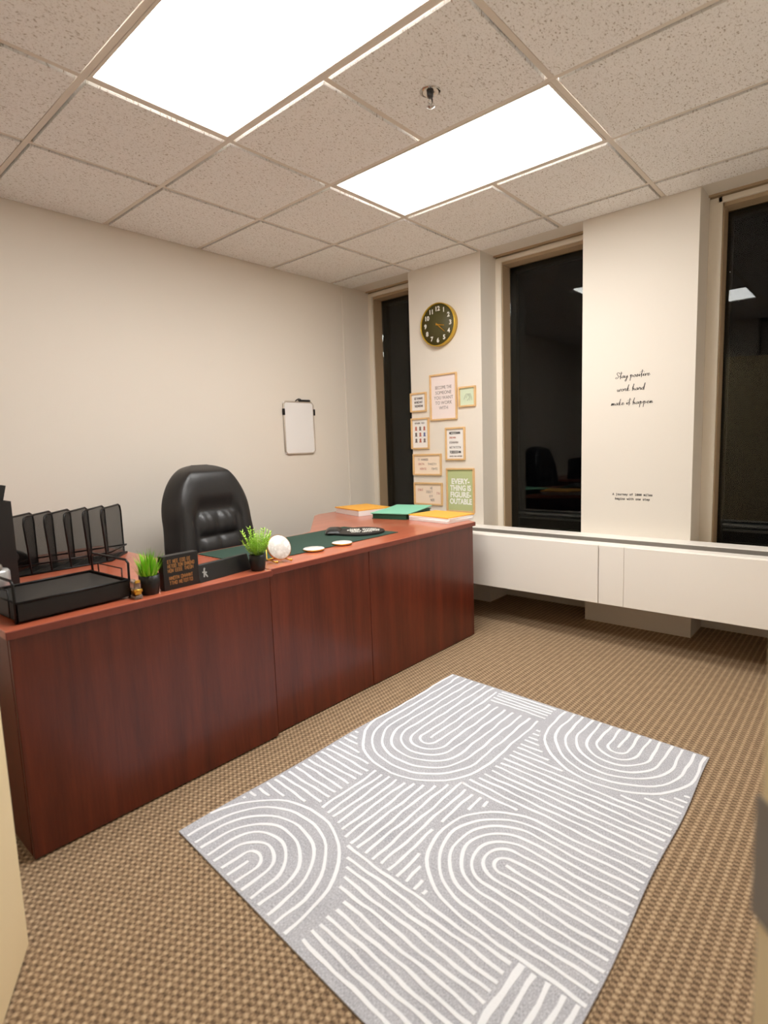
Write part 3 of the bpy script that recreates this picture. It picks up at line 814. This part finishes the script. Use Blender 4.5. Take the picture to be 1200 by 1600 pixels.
# ------------------------------------------------------------------ lettering on the right pillar
GL = {  # strokes in units of the x-height
 'S': (1.3, [[(1.15, 1.75), (1.0, 2.2), (.6, 2.3), (.35, 1.8), (.75, 1.2), (.95, .55), (.55, -.05), (.1, .1), (.25, .5), (.6, .3)]]),
 't': (.72, [[(.05, .55), (.35, 1.3), (.42, 2.5), (.36, 1.0), (.38, -.3)], [(-.05, 1.75), (.4, 1.85), (.9, 1.95)], [(.38, .2), (.75, .45)]]),
 'a': (1.0, [[(.75, .8), (.45, .95), (.12, .5), (.2, .05), (.5, .25), (.76, .9), (.74, .15), (1.02, .35)]]),
 'y': (1.0, [[(.1, .9), (.15, .2), (.45, .1), (.78, .9), (.72, -.3), (.5, -1.25), (.22, -1.05), (.5, -.4), (1.05, .4)]]),
 'p': (1.1, [[(.1, .5), (.3, 1.1), (.3, .2), (.24, -1.25)], [(.28, .2), (.5, .85), (.8, .8), (.75, .25), (.4, .05)], [(.78, .3), (1.12, .42)]]),
 'o': (.9, [[(.5, .95), (.15, .55), (.25, .05), (.65, .2), (.7, .75), (.45, .95), (.6, .7), (.95, .65)]]),
 's': (.75, [[(.0, .2), (.4, 1.0), (.48, .5), (.3, .0), (.05, .12)], [(.45, .2), (.78, .45)]]),
 'i': (.55, [[(.0, .35), (.28, .95), (.25, .15), (.58, .4)], [(.34, 1.5), (.37, 1.65)]]),
 'v': (.85, [[(.0, .75), (.2, .9), (.28, .05), (.65, .95), (.9, .75)]]),
 'e': (.85, [[(.0, .3), (.45, .55), (.55, .9), (.3, .95), (.15, .4), (.4, .02), (.9, .5)]]),
 'w': (1.25, [[(.05, .85), (.15, .1), (.4, .1), (.6, .8), (.62, .1), (.9, .15), (1.05, .95), (1.3, .75)]]),
 'r': (.75, [[(.0, .3), (.22, 1.05), (.3, .75), (.55, .85), (.5, .1), (.78, .4)]]),
 'k': (.95, [[(.1, .6), (.4, 1.8), (.48, 2.4), (.3, 1.0), (.22, -.05)], [(.7, .95), (.35, .55), (.6, .05), (1.0, .35)]]),
 'h': (1.05, [[(.1, .8), (.4, 2.1), (.42, 2.45), (.28, 1.0), (.22, -.1)], [(.24, .2), (.5, .8), (.7, .75), (.7, .1), (1.05, .4)]]),
 'd': (1.05, [[(.7, .8), (.4, .95), (.1, .45), (.25, .05), (.55, .35), (.9, 2.6), (.78, .9), (.78, -.1)]]),
 'm': (1.35, [[(.05, .1), (.25, .95), (.22, .05), (.5, .85), (.62, .75), (.6, .05), (.9, .85), (1.02, .7), (1.0, .1), (1.35, .4)]]),
 'n': (1.05, [[(.0, .3), (.25, .95), (.22, .05), (.55, .85), (.7, .75), (.68, .1), (1.05, .4)]]),
 ' ': (.62, []),
}
def script_line(mb, s, xh, x0, x1, y):
    tot = sum(GL[c][0] for c in s); sx = (x1 - x0) / tot; x = x0
    for c in s:
        adv, st = GL[c]
        for p in st:
            q = [Vector((x + (a.x + .10 * a.y) * sx, y + a.y * xh, 0)) for a in catmull(p, 5)]
            ribbon(mb, q, .0032, .0007, lambda t, s_: .45 + .75 * abs(t.y) ** 2)
        x += adv * sx
q1 = thing('wall_quote', 'black handwritten quote in three lines on the wide pillar between the windows', 'wall lettering', (PX, -1.68, 1.53), WR, None)
for s_, a, c, y in (('Stay positive', -.105, .098, .072), ('work hard', -.094, .070, -.008), ('make it happen', -.130, .118, -.092)):
    mb = MB(); script_line(mb, s_, .0158, a, c, y); mb.build('lettering', M['ink'], q1)
q2 = thing('wall_quote', 'small typewritten two-line quote low on the wide pillar', 'wall lettering', (PX, -1.6875, .868), WR)
for s_, y in (('A journey of 1000 miles', .0140), ('begins with one step', -.0140)):
    if MONO: text_obj('lettering', s_, .0244, M['ink'], q2, (0, y, .0006), font=MONO, bold=.0006)
    else:
        for i, c in enumerate(s_):
            if c != ' ': text_obj('letter', c, .0235, M['ink'], q2, ((i - (len(s_) - 1) / 2) * .0147, y, .0006), bold=.0004)

# ------------------------------------------------------------------ things on the desks
pad = MB().prism([(-1.975, -.775), (-.955, -.775), (-.955, -.330), (-1.975, -.330)], DZ + .0005, DZ + .004).build('desk_pad', M['felt'], None, .001)
pad.rotation_euler = (0, 0, 0)
tag(pad, 'dark green desk pad lying on the right desk', 'desk pad')

mp = thing('mouse_pad', 'black ergonomic mouse pad with white lettering on the green desk pad', 'mouse pad', (-1.085, -.585, DZ + .004), (0, 0, math.radians(-49)))
def oval(cx, cy, rx, ry, n=36): return [(cx + rx * math.cos(2 * PI * k / n), cy + ry * math.sin(2 * PI * k / n)) for k in range(n)]
outl = []
for k in range(48):
    a = 2 * PI * k / 48
    outl.append((0.150 * math.cos(a) * (1 if math.cos(a) > 0 else 1.25), 0.142 * math.sin(a) * (1 - .25 * max(0, -math.cos(a)))))
MB().prism(outl, 0, .012).build('mat', M['plastic'], mp, .002)
def wr_pt(s, t, side):
    r = 1 - .0 ; x = -.140 + .042 * (2 * t - 1); y = s * .085
    e = max(0, 1 - s ** 4) * max(0, 1 - (2 * t - 1) ** 4)
    return (x + .012 * (1 - s * s) * -1, y, .011 + .022 * e ** .6 if side < 0 else .010)
shell(wr_pt, 20, 12).build('wrist_rest', M['leather'], mp)
mb = MB()
for r_, (a, c) in enumerate(((-.07, .09), (-.08, .11), (-.06, .11), (-.05, .07))): scribble(mb, a, c, .056 - .037 * r_, .027, [4, 5], .0046)
mb.build('lettering', M['numeral'], mp, loc=(.01, 0, .012))

for i, (x, y) in enumerate(((-1.600, -.772), (-1.405, -.772))):
    t = thing('coaster', ['left of the two flat white coasters on the green pad', 'right of the two flat white coasters, in front of the mouse pad'][i], 'coaster', (x, y, DZ + .004), (0, 0, i * 1.3), 'white marble coasters')
    MB().lathe([(0, 0), (.049, 0), (.052, .003), (.052, .008), (.050, .010), (0, .010)], 40).build('disc', M['marble'], t)
    MB().lathe([(.0515, .001), (.0535, .003), (.0535, .006), (.0515, .008)], 40).build('rim', M['gold'], t)
ct = thing('coaster', 'round white marble coaster standing upright in a small gold holder', 'coaster', (-1.868, -.842, DZ + .004), (0, 0, math.radians(-10)), 'white marble coasters')
dsc = bpy.data.objects.new('tilt', None)
R1 = Matrix.Translation((0, 0, .062)) @ Matrix.Rotation(math.radians(68), 4, 'X')
o = MB().lathe([(0, 0), (.052, 0), (.056, .003), (.056, .009), (.053, .012), (0, .012)], 44).build('disc', M['marble'], ct)
o.data.transform(R1)
o = MB().lathe([(.056, .001), (.058, .003), (.058, .009), (.056, .011)], 44).build('rim', M['gold'], ct); o.data.transform(R1)
bpy.data.objects.remove(dsc)
hd = MB()
for s_ in (-1, 1):
    hd.tube([(s_ * .035, -.045, .006), (s_ * .035, .05, .006), (s_ * .035, .05, .05)], .003)
    hd.lathe([(0, -.007), (.007, 0), (0, .007)], 12, c=(s_ * .035, -.047, .008))
hd.tube([(-.035, .05, .006), (.035, .05, .006)], .003)
hd.build('holder', M['gold'], ct)

# potted plants
def pot(t, r, hgt):
    MB().lathe([(0, 0), (r * .78, 0), (r * .84, .004), (r * .98, hgt * .55), (r, hgt), (r * .9, hgt), (r * .86, hgt * .85), (0, hgt * .85)], 28).build('pot', M['plastic'], t)
    MB().lathe([(0, hgt * .93), (r * .87, hgt * .9)], 24).build('moss', M['soil'], t)
def blade(mb, base, d, L, w, bend, tw=0):
    pts = []; n = 5; d = Vector(d).normalized(); out = Vector((d.x, d.y, 0))
    side = Vector((-d.y, d.x, 0)); side = side.normalized() if side.length > 1e-4 else Vector((1, 0, 0))
    p = Vector(base); dirv = d.copy(); v = []; f = []
    for i in range(n + 1):
        s = i / n; ww = w * (1 - s ** 1.6) * (0.7 + .6 * s * (1 - s) * 2)
        v += [p - side * ww / 2, p + side * ww / 2 + Vector((0, 0, .0005))]
        dirv = (dirv + out * bend / n + Vector((0, 0, -bend * .3 / n))).normalized(); p = p + dirv * L / n
    for i in range(n): f.append((2 * i, 2 * i + 1, 2 * i + 3, 2 * i + 2))
    mb.add(v, f, True)
t = thing('potted_plant', 'small potted grass plant with bright green blades beside the black sign', 'plant', (-2.483, -.880, DZ))
pot(t, .036, .070)
mb = MB()
for k in range(190):
    a = random.uniform(0, 2 * PI); r = random.uniform(0, .028); tilt = random.uniform(.15, .62) * (.4 + r / .028)
    blade(mb, (r * math.cos(a), r * math.sin(a), .060), (math.cos(a) * tilt, math.sin(a) * tilt, 1), random.uniform(.055, .112) * (1.08 - .35 * r / .028), random.uniform(.006, .0095), random.uniform(0, .25))
stuff(mb.build('foliage', M['leaf'], t))
t = thing('potted_plant', 'small potted fern with lime green fronds beside the standing coaster', 'plant', (-2.022, -.895, DZ))
pot(t, .035, .068)
mb = MB()
for k in range(46):
    a = random.uniform(0, 2 * PI); r = random.uniform(0, .024); tilt = random.uniform(.05, .75)
    d = Vector((math.cos(a) * tilt, math.sin(a) * tilt, 1)).normalized(); L = random.uniform(.07, .140) * (1.05 - .3 * tilt)
    p = Vector((r * math.cos(a), r * math.sin(a), .058)); sd = Vector((-math.sin(a), math.cos(a), 0))
    mb.tube([p, p + d * L], .0009, 4)
    for j in range(3, 11):
        q = p + d * L * j / 10.5
        for s_ in (-1, 1):
            dd = (sd * s_ + d * .7 + Vector((random.uniform(-.3, .3), random.uniform(-.3, .3), random.uniform(-.2, .3)))).normalized()
            blade(mb, q, dd, random.uniform(.012, .022), .0052, .1)
stuff(mb.build('foliage', M['fern'], t))

# black sign block
t = thing('desk_sign', 'black block sign with two paragraphs of gold lettering on the left desk', 'sign', (-2.366, -.897, DZ), (PI / 2, 0, math.radians(2)))
B(-.073, .073, 0, .128, -.034, 0).build('block', M['plastic'], t, .002)
mb = MB()
for y, a, c, ws in ((.106, -.055, .04, [2, 3, 3, 2]), (.089, -.055, .055, [5, 3, 6]), (.072, -.055, .05, [3, 4, 5]), (.044, -.052, .046, [5, 6]), (.026, -.052, .044, [4, 7])):
    scribble(mb, a, c, y, .0125, ws, .0023)
mb.build('lettering', M['goldink'], t, loc=(0, 0, 0))

# black nameplate wedge
t = thing('nameplate', 'long low black nameplate wedge between the sign and the fern', 'nameplate', (-2.165, -.843, DZ), (0, 0, math.radians(9)))
v = [(-.135, -.035, 0), (.135, -.035, 0), (.135, .035, 0), (-.135, .035, 0), (-.135, -.012, .066), (.135, -.012, .066), (.135, .006, .066), (-.135, .006, .066)]
MB().add(v, [(0, 3, 2, 1), (4, 5, 6, 7), (0, 1, 5, 4), (1, 2, 6, 5), (2, 3, 7, 6), (3, 0, 4, 7)]).build('wedge', M['plastic'], t, .002)
em = MB(); ang = math.atan2(.066, .023)
for pth in ([(-.006, -.014), (0, .004), (.004, .016)], [(0, .004), (.010, -.016)], [(-.008, .006), (.012, .002)], [(.002, .014), (.008, .020)]): ribbon(em, catmull(pth, 3), .006, .001)
o = em.build('emblem', M['silver'], t, loc=(-.105, -.0245, .0320), rot=(ang, 0, 0)); o['label'] = 'small silver figure emblem'

# letter tray
t = thing('letter_tray', 'black wire mesh letter tray at the front left corner of the desk', 'letter tray', (-2.738, -.745, DZ), (0, 0, math.radians(3)))
hx, hy = .175, .145
mb = MB(); mb.box(-hx, hx, -hy, hy, .008, .012); mb.build('bottom', M['densemesh'], t)
for nm, a in (('front_wall', (-hx, hx, -hy, -hy + .002, .008, .066)), ('back_wall', (-hx, hx, hy - .002, hy, .008, .066)), ('side_wall', (-hx, -hx + .002, -hy, hy, .008, .066)), ('side_wall', (hx - .002, hx, -hy, hy, .008, .066))):
    B(*a).build(nm, M['densemesh'], t)
B(-hx + .004, hx - .004, -hy + .004, hy - .004, .013, .062).build('lid', M['densemesh'], t, .008)
rim = MB().tube([(-hx, -hy, .066), (hx, -hy, .066), (hx, hy, .066), (-hx, hy, .066)], .004, 8, True); rim.build('rim', M['metalblack'], t)
for s_ in (-1, 1):
    po = MB(); x = s_ * (hx + .004)
    po.tube([(x, -hy + .01, .002), (x, -hy + .005, .124), (x, -hy + .02, .135), (x, hy - .02, .135), (x, hy - .005, .124), (x, hy - .01, .002)], .0045)
    po.tube([(x, -hy + .06, .012), (x, -hy + .055, .10), (x, hy - .055, .10), (x, hy - .06, .012)], .0025)
    po.build('end_support', M['metalblack'], t)
# file sorter with mesh dividers
t = thing('file_sorter', 'black mesh file sorter with upright dividers at the back of the left desk', 'file sorter', (0, 0, 0))
d = Vector((math.sin(math.radians(42)), math.cos(math.radians(42)))); L = .235; SP = .079
x0_, y0_ = -2.715, -.125
B(0, 0, 0, 0, 0, 0)
bs = []
p0 = Vector((x0_ - .03, y0_)); p1 = Vector((x0_ + SP * 5 + .02, y0_))
poly = [p0, p1, p1 + d * (L - .01), p0 + d * (L - .01)]
MB().prism([(q.x, q.y) for q in poly], DZ + .004, DZ + .010).build('base', M['densemesh'], t)
bw = MB().tube([(q.x, q.y, DZ + .045) for q in poly], .004, 8, True)
bw.tube([(q.x, q.y, DZ + .004) for q in poly], .004, 8, True); bw.build('base_rail', M['metalblack'], t)
for k in range(6):
    q = Vector((x0_ + SP * k, y0_)); hgt = .255
    def pt(s, z): return (q.x + d.x * s, q.y + d.y * s, DZ + z)
    lean = -.028
    outline = [(0, .008), (lean, hgt - .03), (lean + .008, hgt - .008), (lean + .03, hgt), (L - .03, hgt), (L - .008, hgt - .01), (L, hgt - .035), (L, .008)]
    pts = [pt(*a) for a in outline]
    dv_ = MB().tube(pts, .0042, 8, True).build('divider', M['metalblack'], t)
    nrm = Vector((-d.y, d.x, 0)) * .0008
    n8 = len(pts); vv = [Vector(p) + nrm for p in pts] + [Vector(p) - nrm for p in pts]
    MB().add(vv, [tuple(range(n8)), tuple(range(2 * n8 - 1, n8 - 1, -1))]).build('mesh_panel', M['blackmesh'], dv_)

# tape dispenser behind the sorter
t = thing('tape_dispenser', 'low rounded black tape dispenser seen through the file sorter', 'tape dispenser', (-2.60, .20, DZ), (0, 0, math.radians(-10)))
prof = [(-.075, 0), (.085, 0), (.085, .018), (.06, .03), (.03, .058), (-.005, .075), (-.045, .072), (-.07, .045)]
o = MB().prism(prof, -.03, .03).build('body', M['plastic'], t, .006); o.data.transform(Matrix.Rotation(PI / 2, 4, 'X'))
MB().tube([(.055, -.012, .042), (.055, .012, .042)], .011, 14).build('tape_end', M['paper'], t)
MB().tube([(-.02, -.034, .045), (-.02, .034, .045)], .028, 20).build('tape_roll', M['silver'], t)

# black box organizer and monitor at the very left
t = thing('magazine_file', 'tall black box file at the left edge, beside the file sorter', 'organizer', (-2.838, -.20, DZ))
for a in ((-.10, .118, -.06, -.057, 0, .335), (-.10, .118, .057, .06, 0, .335), (-.10, -.097, -.057, .057, 0, .335), (.115, .118, -.057, .057, 0, .335)): B(*a).build('side_wall', M['plastic'], t)
B(-.097, .115, -.057, .057, 0, .004).build('bottom', M['plastic'], t)
fo = B(-.03, .095, -.004, .004, 0, .40).build('folder', M['plastic'], None, .001, loc=(-2.905, -.20, DZ + .030), rot=(0, math.radians(14), 0))
tag(fo, 'black folder sticking up out of the tall box file at the left edge', 'folder')
t = thing('metal_cup', 'rounded silver cup cut off by the left edge, behind the letter tray', 'cup', (-2.848, -.46, DZ))
MB().lathe([(0, 0), (.040, 0), (.044, .004), (.046, .06), (.046, .098), (.040, .106), (.030, .108), (0, .108)], 32).build('cup', M['silver'], t)
B(-.004, .004, -.004, .004, .107, .112).build('lid_knob', M['silver'], t, .001)

# gold and acrylic stapler beside the grass plant
t = thing('stapler', 'clear acrylic and gold stapler standing between the letter tray and the grass plant', 'stapler', (-2.545, -.915, DZ), (0, 0, math.radians(84)))
B(-.012, .07, -.013, .013, 0, .012).build('foot', M['acrylic'], t, .003)
B(-.008, .07, -.011, .011, .016, .026).build('rail', M['gold'], t, .002)
B(-.006, .066, -.012, .012, .030, .062).build('handle', M['acrylic'], t, .006)
MB().tube([(-.004, -.014, .030), (-.004, .014, .030)], .006, 12).build('hinge_pin', M['gold'], t)
B(-.010, -.002, -.009, .009, .058, .068).build('cap', M['gold'], t, .002)

# ---- folders and papers on the right desk
def sheet(name, cx, cy, w, d_, z0, z1, rot, m, label, cat, group, lift=0.0):
    n = 6; v = []; f = []
    R2 = Matrix.Rotation(rot, 2)
    for z in (z0, z1):
        for i in range(n + 1):
            for j in range(2):
                q = R2 @ Vector((-w / 2 + w * i / n, -d_ / 2 + d_ * j))
                bow = lift * (i / n) ** 2
                v.append((cx + q.x, cy + q.y, DZ + z + bow))
    k = 2 * (n + 1)
    for i in range(n):
        a = 2 * i
        f += [(a, a + 1, a + 3, a + 2), (k + a, k + a + 2, k + a + 3, k + a + 1), (a, a + 2, k + a + 2, k + a), (a + 1, k + a + 1, k + a + 3, a + 3)]
    f += [(0, k, k + 1, 1), (2 * n, 2 * n + 1, k + 2 * n + 1, k + 2 * n)]
    o = MB().add(v, f).build(name, m); tag(o, label, cat, group); return o
gf = 'papers and folders on the desk corner'
sheet('paper_stack', -.355, .075, .27, .345, .001, .038, math.radians(-16), M['paper'], 'thick white paper stack under the left orange folder', 'paper', gf)
sheet('folder', -.350, .078, .285, .350, .0385, .046, math.radians(-15), M['orange'], 'orange folder on the leftmost paper stack on the desk', 'folder', gf)
bo = thing('binder', 'dark green binder under the mint folder, middle of the desk corner piles', 'binder', (-.345, -.305, DZ), (0, 0, math.radians(12)), gf)
B(-.20, .20, -.135, .135, .001, .004).build('cover', M['greenbinder'], bo, .001)
B(-.195, .19, -.13, .13, .005, .030).build('pages', M['greenbinder'], bo, .001)
B(-.20, .20, -.135, .135, .031, .036).build('cover', M['greenbinder'], bo, .001)
sheet('folder', -.340, -.300, .42, .285, .0365, .042, math.radians(14), M['mint'], 'mint green folder on the dark green binder', 'folder', gf, .012)
sheet('paper_stack', -.400, -.680, .255, .34, .001, .016, math.radians(-7), M['paper'], 'lower white paper stack at the right end of the desk', 'paper', gf)
sheet('paper_stack', -.392, -.675, .255, .34, .0165, .030, math.radians(-3), M['paper'], 'upper white paper stack beneath the right orange folder', 'paper', gf)
sheet('folder', -.380, -.668, .270, .345, .0305, .037, math.radians(-6), M['orange'], 'orange folder on the papers at the right end of the desk', 'folder', gf)
